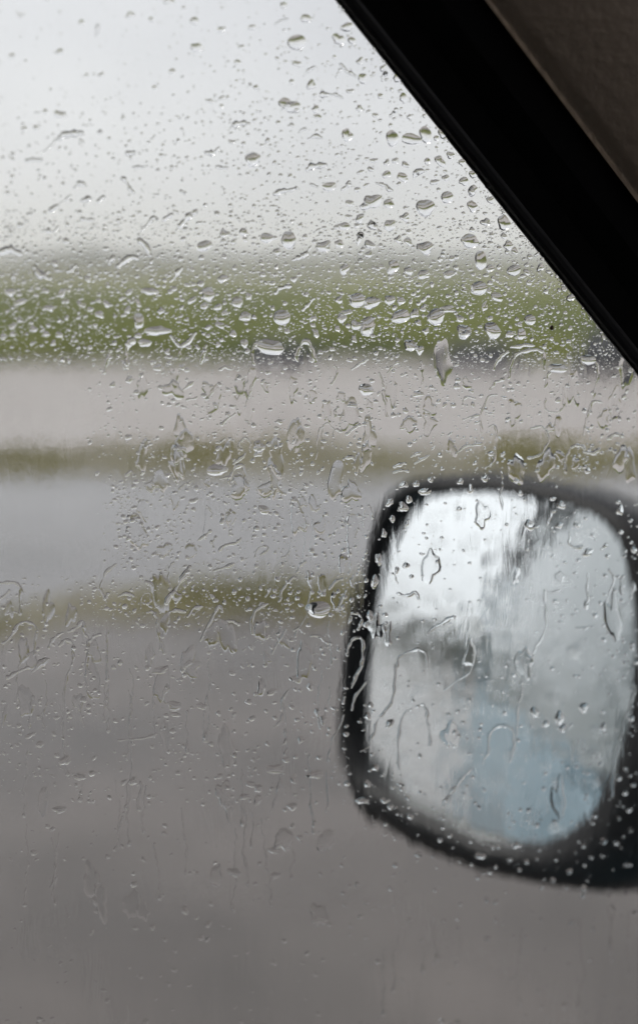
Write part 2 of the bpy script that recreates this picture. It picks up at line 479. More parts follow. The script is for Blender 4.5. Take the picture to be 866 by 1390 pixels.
# outside skin behind the mirror: door, body side with its swage, window band, roof gutter
def skin(name, prof, u0, u1, m, smooth=True, seg=1):
    return prism(name, [car_pt(0, v, z) for v, z in prof], U * u0, U * u1, m, smooth=False, bevel=0.006)
vb = vbot
skin('front_door_skin', [(vb + 0.05, 0.42), (vb + 0.115, 0.80), (vb + 0.095, zbw - 0.16), (vb + 0.035, zbw - 0.01), (vb - 0.03, zbw - 0.01), (vb - 0.03, 0.42)], -0.26, 0.95, M['paint'])
skin('body_side', [(vb + 0.05, 0.40), (vb + 0.12, 0.80), (vb + 0.10, zbw - 0.16), (vb + 0.035, zbw + 0.0), (vb - 0.03, zbw + 0.0), (vb - 0.03, 0.40)], -3.9, -0.268, M['paint'])
skin('rear_side_window', [(vb + 0.004, zbw + 0.004), (vtop + 0.004, ztw + 0.06), (vtop - 0.01, ztw + 0.06), (vb - 0.012, zbw + 0.004)], -3.4, -0.265, M['tint'])
skin('window_post', [(vb + 0.012, zbw + 0.004), (vtop + 0.012, ztw + 0.06), (vtop - 0.03, ztw + 0.06), (vb - 0.03, zbw + 0.004)], -0.26, -0.165, M['tint'])
skin('belt_seal', [(vb + 0.018, zbw - 0.006), (vb + 0.016, zbw + 0.016), (vb + 0.002, zbw + 0.016), (vb + 0.002, zbw - 0.006)], -0.16, corner_bot.x + 0.05, M['lip'])
skin('roof_gutter', [(vtop + 0.040, ztw + 0.065), (vtop + 0.040, ztw + 0.275), (vtop - 0.03, ztw + 0.275), (vtop - 0.03, ztw + 0.065)], -3.9, -0.165, M['rubber'])
skin('roof', [(vtop - 0.02, ztw + 0.28), (vtop - 0.10, ztw + 0.32), (-0.4, ztw + 0.36), (-1.3, ztw + 0.34), (-1.3, ztw + 0.28)], -3.9, -0.165, M['paint'])
skin('rear_post', [(vb + 0.03, zbw + 0.004), (vtop + 0.03, ztw + 0.06), (vtop - 0.03, ztw + 0.06), (vb - 0.03, zbw + 0.004)], -3.9, -3.405, M['paint'])

# ------------------------------------------------------------------ wing mirror
MC = CAM + ray(612, 890) * 0.76
d0 = (MC - CAM).normalized()
o0 = (-U).normalized()
MN = (o0 - d0).normalized()                 # the glass returns this ray straight back along the car
MX = (MN.cross(Z)).normalized()
if MX.x < 0: MX = -MX
MY = MN.cross(MX).normalized()
if MY.z < 0: MY = -MY
MR = 1.25                                   # convex radius
def mir(x, y, off=0.0):                      # pixel -> point on the convex mirror surface, in (a, b) of its tangent plane
    p = hit(x, y, MC, MN) - MC
    a, b = p.dot(MX), p.dot(MY)
    sag = (a * a + b * b) / (2 * MR)
    return a, b, off - sag
mm = Matrix(((MX.x, MY.x, MN.x, MC.x), (MX.y, MY.y, MN.y, MC.y), (MX.z, MY.z, MN.z, MC.z), (0, 0, 0, 1)))

def closed_curve(pts, n=96):
    m = len(pts); out = []
    for k in range(n):
        t = k / n * m; i = int(t); f = t - i
        p0, p1, p2, p3 = (pts[(i + j - 1) % m] for j in range(4))
        out.append(tuple(0.5 * ((2 * p1[c]) + (-p0[c] + p2[c]) * f + (2 * p0[c] - 5 * p1[c] + 4 * p2[c] - p3[c]) * f * f + (-p0[c] + 3 * p1[c] - 3 * p2[c] + p3[c]) * f ** 3) for c in range(2)))
    return out
GLASS = [(586, 667), (640, 667), (700, 673), (760, 682), (808, 700), (836, 730), (851, 770), (859, 820), (861, 870), (857, 930), (848, 985), (833, 1038), (806, 1090), (772, 1124), (736, 1143), (698, 1148), (656, 1138), (615, 1120), (575, 1098), (532, 1072), (502, 1043), (487, 1010), (483, 972), (488, 920), (498, 852), (508, 795), (523, 733), (543, 694), (562, 674)]
RIM = [(588, 640), (645, 640), (705, 647), (768, 659), (822, 680), (866, 706), (892, 760), (902, 820), (905, 875), (906, 935), (907, 995), (905, 1060), (898, 1130), (872, 1190), (815, 1216), (750, 1210), (690, 1199), (640, 1185), (583, 1164), (520, 1130), (481, 1095), (461, 1042), (455, 982), (460, 920), (471, 850), (483, 790), (502, 722), (525, 674), (552, 648)]
gl = closed_curve(GLASS); rm = closed_curve(RIM)
# silvered glass: concentric rings on the sphere
cgx = sum(p[0] for p in gl) / len(gl); cgy = sum(p[1] for p in gl) / len(gl)
vs, fs = [], []; RN = 10; n = len(gl)
vs.append(mir(cgx, cgy))
for k in range(1, RN + 1):
    f = k / RN
    for p in gl: vs.append(mir(cgx + (p[0] - cgx) * f * 1.012, cgy + (p[1] - cgy) * f * 1.012))
for i in range(n): fs.append((0, 1 + i, 1 + (i + 1) % n))
for k in range(1, RN):
    for i in range(n):
        a = 1 + (k - 1) * n + i; b = 1 + (k - 1) * n + (i + 1) % n
        fs.append((a, a + n, b + n, b))
me = mesh('mirror_glass', vs, fs)
bm = bmesh.new(); bm.from_mesh(me); bmesh.ops.recalc_face_normals(bm, faces=bm.faces)
if sum((f.normal.z for f in bm.faces)) < 0: bmesh.ops.reverse_faces(bm, faces=bm.faces)
bm.to_mesh(me); bm.free()

# housing: lip around the glass, rounded rim, shell swelling back towards the front of the car
def ring(src, dst, f, off, cx0=0, cy0=0, grow=1.0, shift=(0, 0)):
    out = []
    for p, q in zip(src, dst):
        x = p[0] + (q[0] - p[0]) * f; y = p[1] + (q[1] - p[1]) * f
        x = cgx + (x - cgx) * grow + shift[0]; y = cgy + (y - cgy) * grow + shift[1]
        a, b, s = mir(x, y)
        out.append(Vector((a, b, off + s * 0.6)))
    return out
rings = [ring(gl, rm, -0.02, -0.004), ring(gl, rm, 0.0, 0.004), ring(gl, rm, 0.12, 0.009), ring(gl, rm, 0.45, 0.010), ring(gl, rm, 0.85, 0.004), ring(gl, rm, 1.0, -0.008),
         ring(gl, rm, 1.02, -0.022, grow=1.012, shift=(-4, 2)), ring(gl, rm, 1.0, -0.045, grow=1.01, shift=(-4, 2)), ring(gl, rm, 1.0, -0.07, grow=0.96), ring(gl, rm, 1.0, -0.095, grow=0.84), ring(gl, rm, 1.0, -0.11, grow=0.60), ring(gl, rm, 1.0, -0.115, grow=0.25)]
vs, fs = [], []
for r_ in rings: vs += r_
for k in range(len(rings) - 1):
    for i in range(n):
        a = k * n + i; b = k * n + (i + 1) % n
        fs.append((a, b, b + n, a + n))
fs.append(tuple(range((len(rings) - 1) * n, len(rings) * n)))
me2 = mesh('side_mirror', vs, fs)
bm = bmesh.new(); bm.from_mesh(me2); bmesh.ops.recalc_face_normals(bm, faces=bm.faces); bm.to_mesh(me2); bm.free()
side_mirror = bpy.data.objects.new('side_mirror', me2); COL.objects.link(side_mirror); me2.materials.append(M['plastic'])
me2.polygons.foreach_set('use_smooth', [True] * len(me2.polygons))
side_mirror.matrix_world = mm
side_mirror.parent = car; side_mirror.matrix_parent_inverse = Matrix.Translation(-car.location)
side_mirror['label'] = 'tall black plastic wing mirror'
bpy.context.view_layer.update()
mg = link('mirror_glass', me, M['mirror'])
mg.parent = side_mirror
mg['label'] = 'convex mirror glass beaded with rain'
# arm from the housing's lower inner corner to the door
def loft(name, secs, m, parent, smooth=True):
    k = len(secs[0]); vs = [p for s in secs for p in s]; fs = []
    for j in range(len(secs) - 1):
        for i in range(k):
            a = j * k + i; b = j * k + (i + 1) % k
            fs.append((a, b, b + k, a + k))
    fs += [tuple(range(k)), tuple(range((len(secs) - 1) * k, len(secs) * k))]
    me_ = mesh(name, vs, fs)
    bm_ = bmesh.new(); bm_.from_mesh(me_); bmesh.ops.recalc_face_normals(bm_, faces=bm_.faces); bm_.to_mesh(me_); bm_.free()
    return link(name, me_, m, parent, smooth)
def oval(c, ax, ay, ra, rb, k=28, p=0.7):
    out = []
    for i in range(k):
        t = i / k * math.tau; c_, s_ = math.cos(t), math.sin(t)
        out.append(c + ax * ra * math.copysign(abs(c_) ** p, c_) + ay * rb * math.copysign(abs(s_) ** p, s_))
    return out
def mpt(x, y, off): return mm @ Vector((lambda t: (t[0], t[1], t[2] + off))(mir(x, y)))
mr_u = lambda p: (p - Vector((CAM.x, CAM.y, 0))).dot(U)
A0 = mpt(690, 1128, -0.045); A1 = mpt(770, 1124, -0.045); A2 = mpt(855, 1122, -0.045); A3 = mpt(985, 1118, -0.045)
arm_secs = [oval(A0, MY, MN, 0.022, 0.022), oval(A1, MY, MN, 0.036, 0.028), oval(A2, MY, MN, 0.045, 0.030), oval(A3, MY, MN, 0.056, 0.034), oval(A3 + (A3 - A2) * 0.5, MY, MN, 0.064, 0.040)]
arm_o = loft('mirror_arm', [[p for p in s] for s in arm_secs], M['plastic'], None)
arm_o.data.transform(mm.inverted()); arm_o.parent = side_mirror

#@@DROPS
# ------------------------------------------------------------------ rain on the window
G3 = gi
AIRGAP = 0.00004
gap_rnd = random.Random(77)
def to_pane(x, y):
    p = gi @ pane(x, y)
    return Vector((p.x, p.y))
def px_m(x, y):
    return depth_of(pane(x, y)) / FPX
occupied = {}
def claim(x, y, r):
    occupied.setdefault((int(x // 24), int(y // 24)), []).append((x, y, r))
def is_free(x, y, r, k=0.85):
    gx, gy_ = int(x // 24), int(y // 24)
    for i in range(gx - 1, gx + 2):
        for j in range(gy_ - 1, gy_ + 2):
            for a, b, c in occupied.get((i, j), ()):
                if (a - x) ** 2 + (b - y) ** 2 < ((c + r) * k) ** 2: return False
    return True
RHO = (0.34, 0.60, 0.79, 0.91, 0.975, 1.0)
def blob_verts(x, y, w, h, rot, irr, hr, seed, seg, rho, to=to_pane, scale=None, sag=0.16, flat=None):
    """dome of water: uneven outline in the plane, thicker towards its lower edge"""
    c = to(x, y); k = scale if scale else px_m(x, y)
    cr, sr = math.cos(R(rot)), math.sin(R(rot))
    out = []
    for i in range(seg):
        t = i / seg * math.tau
        q = 1 + irr * (noise.noise(Vector((math.cos(t) * 0.9 + seed, math.sin(t) * 0.9, seed * 0.7))) * 1.5 + 0.35 * noise.noise(Vector((math.cos(t) * 2.4, math.sin(t) * 2.4 + seed, 1.0))))
        ex, ey = math.cos(t) * w / 2 * q, math.sin(t) * h / 2 * q
        out.append((ex * cr - ey * sr, ex * sr + ey * cr))
    H = hr * min(w, h) * k
    vs = [Vector((0, 0, 0))]
    rings_ = [0.0] + list(rho)
    pts = []
    for r_ in rings_:
        z = H * max(0.0, 1 - r_ * r_) if not flat else H * max(0.0, 1 - r_ ** flat)
        shift = sag * h * (1 - r_ * r_)
        if r_ == 0.0:
            p = to(x, y + shift); pts.append((p.x - c.x, p.y - c.y, z + AIRGAP)); continue
        for a, b in out:
            p = to(x + a * r_, y + b * r_ + shift)
            pts.append((p.x - c.x, p.y - c.y, z + AIRGAP))
    fs = [(0, 1 + (i + 1) % seg, 1 + i) for i in range(seg)]
    for k_ in range(len(rho) - 1):
        for i in range(seg):
            a = 1 + k_ * seg + i; b = 1 + k_ * seg + (i + 1) % seg
            fs.append((a, b, b + seg, a + seg))
    base = len(pts)
    last = pts[-seg:]
    pts += last
    fs.append(tuple(base + i for i in range(seg)))
    return c, pts, fs
def streak_verts(spine, widths, hr, to=to_pane, scale=None, seg=10, sub=6):
    """bead or rivulet along a bent spine, round at both ends"""
    P, W = [], []
    m = len(spine)
    for i in range(m - 1):
        p0 = spine[max(0, i - 1)]; p1 = spine[i]; p2 = spine[i + 1]; p3 = spine[min(m - 1, i + 2)]
        for s in range(sub):
            f = s / sub
            P.append([0.5 * (2 * p1[c] + (p2[c] - p0[c]) * f + (2 * p0[c] - 5 * p1[c] + 4 * p2[c] - p3[c]) * f * f + (3 * p1[c] - p0[c] - 3 * p2[c] + p3[c]) * f ** 3) for c in (0, 1)])
            W.append(widths[i] * (1 - f) + widths[i + 1] * f)
    P.append(list(spine[-1])); W.append(widths[-1])
    sd_ = spine[0][0] * 0.13 + spine[0][1] * 0.07
    N_ = len(P)
    for i in range(N_):
        W[i] *= 0.9 + 0.85 * noise.noise(Vector((i * 0.30, sd_, 0))) + 0.45 * noise.noise(Vector((i * 0.9, sd_, 4)))
        P[i][0] += 2.2 * noise.noise(Vector((i * 0.3, sd_, 7))); P[i][1] += 1.4 * noise.noise(Vector((i * 0.3, sd_, 17)))
    # rounded caps
    def ext(a, b, w):
        dx, dy = a[0] - b[0], a[1] - b[1]; l_ = math.hypot(dx, dy) or 1
        return dx / l_, dy / l_
    dx, dy = ext(P[0], P[1], W[0]); ex, ey = ext(P[-1], P[-2], W[-1])
    head = [([P[0][0] + dx * W[0] * 0.5 * q, P[0][1] + dy * W[0] * 0.5 * q], W[0] * math.sqrt(max(0, 1 - q * q))) for q in (0.995, 0.85, 0.5)]
    tail = [([P[-1][0] + ex * W[-1] * 0.5 * q, P[-1][1] + ey * W[-1] * 0.5 * q], W[-1] * math.sqrt(max(0, 1 - q * q))) for q in (0.5, 0.85, 0.995)]
    allp = head + list(zip(P, W)) + tail
    mid = P[len(P) // 2]; c = to(*mid); k = scale if scale else px_m(*mid)
    pts, fs = [], []
    L = len(allp)
    for i in range(L):
        a = allp[max(0, i - 1)][0]; b = allp[min(L - 1, i + 1)][0]
        tx, ty = b[0] - a[0], b[1] - a[1]; l_ = math.hypot(tx, ty) or 1
        nx_, ny_ = -ty / l_, tx / l_
        p, w = allp[i]
        for j in range(seg + 1):
            th = math.pi * j / seg
            o_ = math.cos(th) * w / 2
            q = to(p[0] + nx_ * o_, p[1] + ny_ * o_)
            pts.append((q.x - c.x, q.y - c.y, AIRGAP + math.sin(th) ** 1.8 * w * hr * k))
    for i in range(L - 1):
        for j in range(seg):
            a = i * (seg + 1) + j
            fs.append((a, a + 1, a + seg + 2, a + seg + 1))
    base = len(pts)
    for i in range(L):
        pts.append(pts[i * (seg + 1)]); pts.append(pts[i * (seg + 1) + seg])
    for i in range(L - 1):
        a = base + i * 2
        fs.append((a, a + 2, a + 3, a + 1))
    return c, pts, fs
def orient(pts, fs):
    """caps must face away from the glass, flat backs towards it"""
    out = []
    for f in fs:
        area = sum(pts[f[i - 1]][0] * pts[f[i]][1] - pts[f[i]][0] * pts[f[i - 1]][1] for i in range(len(f)))
        flat = all(abs(pts[i][2] - AIRGAP) < 1e-9 for i in f)
        want = -1 if flat else 1
        out.append(tuple(reversed(f)) if area * want < 0 else f)
    return out
def drop_object(name, c, pts, fs, label, group, cat):
    me_ = mesh(name, pts, orient(pts, fs))
    o = link(name, me_, M['water'])
    o.matrix_world = gm @ Matrix.Translation((c.x, c.y, gap_rnd.uniform(0, 0.00012)))
    return tag(o, label, cat, group)

def in_rim(x, y, poly=rm):
    ins = False; j = len(poly) - 1
    for i in range(len(poly)):
        xi, yi = poly[i]; xj, yj = poly[j]
        if (yi > y) != (yj > y) and x < (xj - xi) * (y - yi) / (yj - yi) + xi: ins = not ins
        j = i
    return ins
def pillar_gap(x, y):                        # pixels left of the pillar's edge (negative: under it)
    x_edge = 455 + (868 - 455) * (y / 514.0)
    return (x_edge - x) * 0.78
def zone(x, y):
    if in_rim(x, y) or (x > 840 and y > 680): return 'mirror'
    if y < 322: return 'sky'
    if y < 482: return 'green'
    if y < 850: return 'road'
    return 'asphalt'
ZTXT = dict(sky='against the pale sky', green='over the green meadow', road='over the pale road bands', asphalt='over the grey asphalt', mirror='in front of the wing mirror')
NOTES = {}
used_labels = {}
def third(x): return ('left third of the photo', 'middle third of the photo', 'right third of the photo')[max(0, min(2, int(x // 289)))]
def blob_label(x, y, w, h, rot, irr):
    z = zone(x, y)
    size = 'big' if max(w, h) >= 17 else ('mid-sized' if max(w, h) >= 11 else 'small')
    if irr > 0.4: shape = 'ragged raindrop'
    elif w > 1.9 * h: shape = 'flat wide raindrop'
    elif h > 1.5 * w: shape = 'upright long raindrop'
    elif abs(rot) > 12: shape = 'slanting raindrop'
    else: shape = 'rounded raindrop'
    return f'{size} {shape} {ZTXT[z]}, {third(x)}'
def add_blob(x, y, w, h, rot=0, irr=0.12, hr=0.29, note=None, seed=None):
    seed = seed if seed is not None else (x * 0.37 + y * 0.11)
    if zone(x, y) == 'sky': w, h = w * 1.15, h * 1.15
    c, pts, fs = blob_verts(x, y, w, h, rot, irr, hr, seed, 22, RHO)
    lab = note or blob_label(x, y, w, h, rot, irr)
    claim(x, y, max(w, h) * 0.5)
    return drop_object('raindrop', c, pts, fs, lab, 'raindrops on the window: ' + ZTXT[zone(x, y)], 'raindrop')
def add_streak(spine, widths, hr=0.30, note=None):
    c, pts, fs = streak_verts(spine, widths, hr * (1.25 if spine[0][1] < 480 else 0.95))
    for p in spine: claim(p[0], p[1], 4)
    mx, my = spine[len(spine) // 2]
    ln = sum(math.hypot(spine[i + 1][0] - spine[i][0], spine[i + 1][1] - spine[i][1]) for i in range(len(spine) - 1))
    dx, dy = spine[-1][0] - spine[0][0], spine[-1][1] - spine[0][1]
    top = min(p[1] for p in spine)
    if len(spine) >= 4 and top < min(spine[0][1], spine[-1][1]) - 4: shape = 'arched film edge'
    elif abs(dx) > 2 * abs(dy): shape = 'lying water streak'
    elif abs(dy) > 2.5 * abs(dx): shape = 'upright water streak'
    elif dx * dy < 0: shape = 'right-rising water streak'
    else: shape = 'right-falling water streak'
    size = 'long' if ln > 55 else ('middling' if ln > 24 else 'short')
    lab = note or f'{size} {shape} {ZTXT[zone(mx, my)]}, {third(mx)}'
    return drop_object('water_streak', c, pts, fs, lab, 'water streaks on the window: ' + ZTXT[zone(mx, my)], 'water streak')

# drops read off the photograph: x, y, width, height, turn, unevenness
B = [
 (228,2,17,9,0),(176,20,12,7,-25),(110,30,8,6,0),(204,26,7,6,0),(80,70,10,7,-15),(16,75,8,6,0),(137,101,10,5,-15),(233,96,11,7,-25),(83,155,16,9,4),
 (209,118,7,5,0),(32,174,9,5,-20),(263,27,11,9,0),(299,40,12,6,-35),(341,36,10,6,0),(265,65,17,9,0),(321,84,9,6,-15),(326,63,9,5,10),(346,118,7,7,0),
 (284,136,11,5,25),(300,132,8,5,-20),(414,24,14,10,0),(383,7,9,10,0),(401,86,11,8,0),(421,115,11,11,0),(314,192,10,6,0),
 (470,35,17,11,10),(458,53,16,12,0),(476,54,10,10,0),(487,83,9,10,0),(491,107,10,11,0),(518,92,8,8,0),(536,105,8,10,0),(474,123,10,6,10),(545,132,9,13,-15),
 (515,130,8,7,0),(508,156,9,6,0),(486,146,8,7,0),(427,147,9,9,-20),(430,158,9,6,15),(470,183,12,14,-15),(598,180,10,11,0),(401,150,7,6,0),
 (447,253,15,10,-10),(507,217,12,6,-15),(523,220,8,8,0),(535,217,8,7,0),(548,222,9,8,0),(487,233,9,4,-25),(496,250,11,4,-20),(522,237,10,8,-25),(545,240,16,10,18),
 (595,217,17,11,38),(610,210,9,9,0),(577,218,7,8,0),(587,246,13,7,-25),(603,241,10,9,0),(627,245,10,10,0),(625,219,7,9,0),(637,258,8,10,0),(639,280,12,14,0),
 (525,276,13,10,0),(547,294,13,10,0),(528,304,14,12,0),(486,296,10,10,-20),(472,293,9,5,0),(473,275,10,8,0),(465,306,13,9,-5),(500,330,13,13,0),(538,324,11,10,0),
 (553,327,13,10,20),(440,333,18,15,0),(465,364,13,15,0),(531,361,15,17,0),(552,366,12,12,-20),(574,371,17,14,0),(607,372,15,12,0),
 (662,364,10,11,0),(712,368,9,10,0),(731,362,10,12,20),(687,332,12,11,0),(697,340,8,12,-25),(640,258,11,12,0),(641,236,9,11,0),(660,251,7,8,0),(663,271,8,8,-30),
 (672,402,14,12,0),(656,415,7,14,15),(689,452,11,10,0),(705,453,10,14,0),(630,452,15,13,0),(772,403,11,10,0),(763,392,8,7,0),
 (301,377,16,11,-8),(397,378,10,8,0),(337,401,9,10,-20),(260,406,15,8,-30),(276,415,11,9,-20),(295,415,11,9,-20),(331,465,11,13,0),(304,424,10,8,0),(296,440,12,10,0),(315,452,12,9,0),
 (197,464,22,10,0),(527,406,16,15,-10),(543,407,10,11,0),(562,424,14,14,0),(606,419,20,10,0),(481,440,13,12,-20),(463,431,14,13,-15),(459,405,10,13,35),(479,459,9,11,0),
 (470,423,16,9,-15),(566,533,14,9,0),(476,548,13,8,15),(555,468,18,17,0),(567,473,11,14,0),(60,374,11,8,20),(28,409,16,9,-15),(62,394,11,8,0),(68,418,10,9,0),(46,446,12,9,0),(63,452,9,8,0),
 (80,453,11,8,0),(72,465,10,8,-20),(135,426,17,11,25),(145,412,14,9,30),(122,419,10,8,0),(173,397,13,8,-25),(187,411,8,12,-25),(173,420,10,12,0),(203,394,20,12,0),(146,386,7,11,-25),(61,417,10,7,-20),
 (170,497,10,11,0),(174,514,9,10,0),(213,498,12,8,0),(184,531,9,7,0),(186,454,9,8,0),(152,521,9,7,-30),(217,525,9,8,0),(246,498,8,9,0),
 (308,561,8,9,0),(262,678,14,8,-10),(262,690,8,6,0),(398,676,9,9,0),(357,690,16,12,0),(301,706,9,10,-30),(350,604,16,14,-20),(350,614,13,9,-20),
 (547,657,12,8,-15),(575,666,16,10,-25),(545,686,15,13,0),(527,681,10,10,0),(530,702,9,10,0),(519,722,8,12,0),(553,676,10,10,0),(563,655,9,9,0),(582,650,8,7,0),(637,664,10,13,0),(622,652,9,9,0),(655,648,9,9,0),
 (512,757,10,18,8),(506,786,13,17,0),(521,833,9,7,0),(500,833,10,16,-10),(537,772,6,12,0),(549,766,11,9,-30),(501,955,8,8,0),(497,970,9,9,0),(527,980,9,13,25),(507,1040,9,9,0),(490,1085,16,10,0),(520,1085,14,9,0),(497,1062,9,12,0),
 (716,711,16,16,0),(760,684,13,13,0),(793,820,6,14,15),(757,712,10,9,0),(781,712,10,6,0),(724,965,11,13,-20),(757,972,14,17,-20),(762,986,12,11,0),(789,958,12,13,0),(738,980,9,9,0),(817,984,11,13,0),(795,748,14,9,-30),(838,690,9,13,0),
 (650,1160,12,9,0),(700,1145,12,10,0),(565,1157,10,8,0),
 (355,931,12,22,0),(401,921,20,14,0),(367,938,14,9,-20),(420,930,10,12,0),(372,1041,24,12,0),(426,1049,24,13,-20),(398,1056,7,15,0),(349,1069,12,12,0),(338,1063,14,8,15),(330,1079,15,9,-35),(349,1084,9,14,25),(396,1093,13,13,0),
 (180,1058,12,12,0),(167,1060,10,8,-30),(88,1031,19,13,-30),(108,1052,18,10,0),(236,956,24,13,0),(238,968,14,8,0),(218,908,22,9,-15),(274,957,15,9,0),(233,990,12,8,0),(77,972,10,6,0),(53,1008,12,9,0),(113,948,11,9,-15),(41,996,13,7,-25),
 (430,965,9,10,-30),(437,975,9,13,0),(407,1003,9,11,0),(250,1233,12,12,0),(317,1182,18,11,25),(372,1186,14,9,-20),(370,1152,16,9,10),(80,1097,20,10,0),
]
for b in B:
    x, y, w, h, rot = b
    z = zone(x, y)
    hr = dict(sky=0.30, green=0.30, road=0.22, asphalt=0.16, mirror=0.26)[z]
    add_blob(x, y, w, h, rot, 0.42, hr)
# the ones that stand out
N = [
 (402,57,22,19,0,0.08,'half-moon raindrop with a dark domed cap high against the sky, below the frame top'),
 (389,142,23,18,5,0.5,'ragged dark raindrop with a pointed lower corner against the sky'),
 (342,216,19,18,10,0.35,'dark six-sided looking raindrop with pale centre against the sky'),
 (530,187,15,20,-15,0.15,'thumbnail-shaped raindrop against the sky, beside a wide flat one'),
 (557,188,24,13,4,0.2,'wide flat raindrop against the sky, near the black pillar'),
 (577,182,15,20,-28,0.2,'thumbnail-shaped raindrop hard by the black pillar edge'),
 (605,267,15,15,0,0.1,'domed raindrop with a thin dark rim right of the flat streaks'),
 (575,281,22,24,-30,0.25,'large leaning raindrop with a dark hooked upper edge, low in the sky'),
 (501,274,25,20,-5,0.5,'broad ragged raindrop with grey centre, low in the sky'),
 (575,337,23,22,0,0.5,'tall ragged grey raindrop just above the misty horizon'),
 (635,326,28,17,4,0.3,'widest grey raindrop above the misty horizon, with two humps'),
 (650,352,17,26,0,0.12,'tall domed raindrop with white foot on the horizon, nearest the pillar'),
 (682,302,15,19,-10,0.2,'small hooked raindrop alone near the pillar, low in the sky'),
 (392,325,20,22,-5,0.25,'five-sided dark raindrop with a bright foot on the misty horizon'),
 (361,322,18,14,0,0.15,'domed dark raindrop with white foot left of the five-sided one'),
 (276,333,22,16,-5,0.2,'broad raindrop with thick white foot where mist meets the meadow'),
 (695,366,20,15,-14,0.15,'tilted raindrop with white crescent on the top of the green band'),
 (648,390,23,21,0,0.12,'large domed raindrop with white crescent over the meadow near the pillar'),
 (667,447,22,24,-5,0.25,'large lumpy raindrop with white foot above the dark boulder'),
 (717,433,16,15,0,0.1,'neat half-moon raindrop beside the brown dirt speck'),
 (282,399,17,19,-15,0.3,'leaning raindrop with dark stalk and white foot over the meadow'),
 (381,430,23,22,0,0.08,'clean round raindrop with bright white crescent at the meadow centre'),
 (321,410,17,16,-15,0.2,'tilted raindrop with white foot left of the clean round one'),
 (332,428,18,14,-10,0.3,'lumpy raindrop with white foot below the tilted one'),
 (366,470,34,22,0,0.25,'widest raindrop, scalloped at its foot, at the meadow bottom'),
 (188,436,15,22,0,0.25,'upright raindrop with grey cap and white foot at the left of the meadow'),
 (215,447,34,12,0,0.4,'long wavy raindrop lying low on the meadow at the left'),
 (483,406,21,20,-5,0.15,'half-moon raindrop with thick white crescent mid meadow'),
 (503,409,24,16,-20,0.25,'slanting raindrop with wavy white edge mid meadow'),
 (542,428,26,18,-22,0.2,'large slanting raindrop with white lower edge right of mid meadow'),
 (590,430,24,24,-25,0.25,'large leaning raindrop with white foot left of the boulder'),
 (628,449,22,20,0,0.35,'raindrop with notched white foot just above the dark boulder'),
 (500,442,22,24,0,0.35,'square-shouldered raindrop with white hook below it mid meadow'),
 (495,527,20,17,0,0.2,'raindrop with dark rim and white foot alone over the gravel'),
 (293,637,26,18,0,0.25,'raindrop with flat bright white foot over the thin grass strip'),
 (430,826,34,24,0,0.2,'large fringed raindrop beside the left edge of the mirror'),
 (795,487,24,14,0,0.15,'raindrop heading a thin trail beside the black pillar'),
 (754,499,28,13,0,0.2,'wide raindrop with white foot below the brown dirt speck'),
]
for x, y, w, h, rot, irr, note in N:
    add_blob(x, y, w, h, rot, irr, 0.30 if y < 500 else 0.25, note)
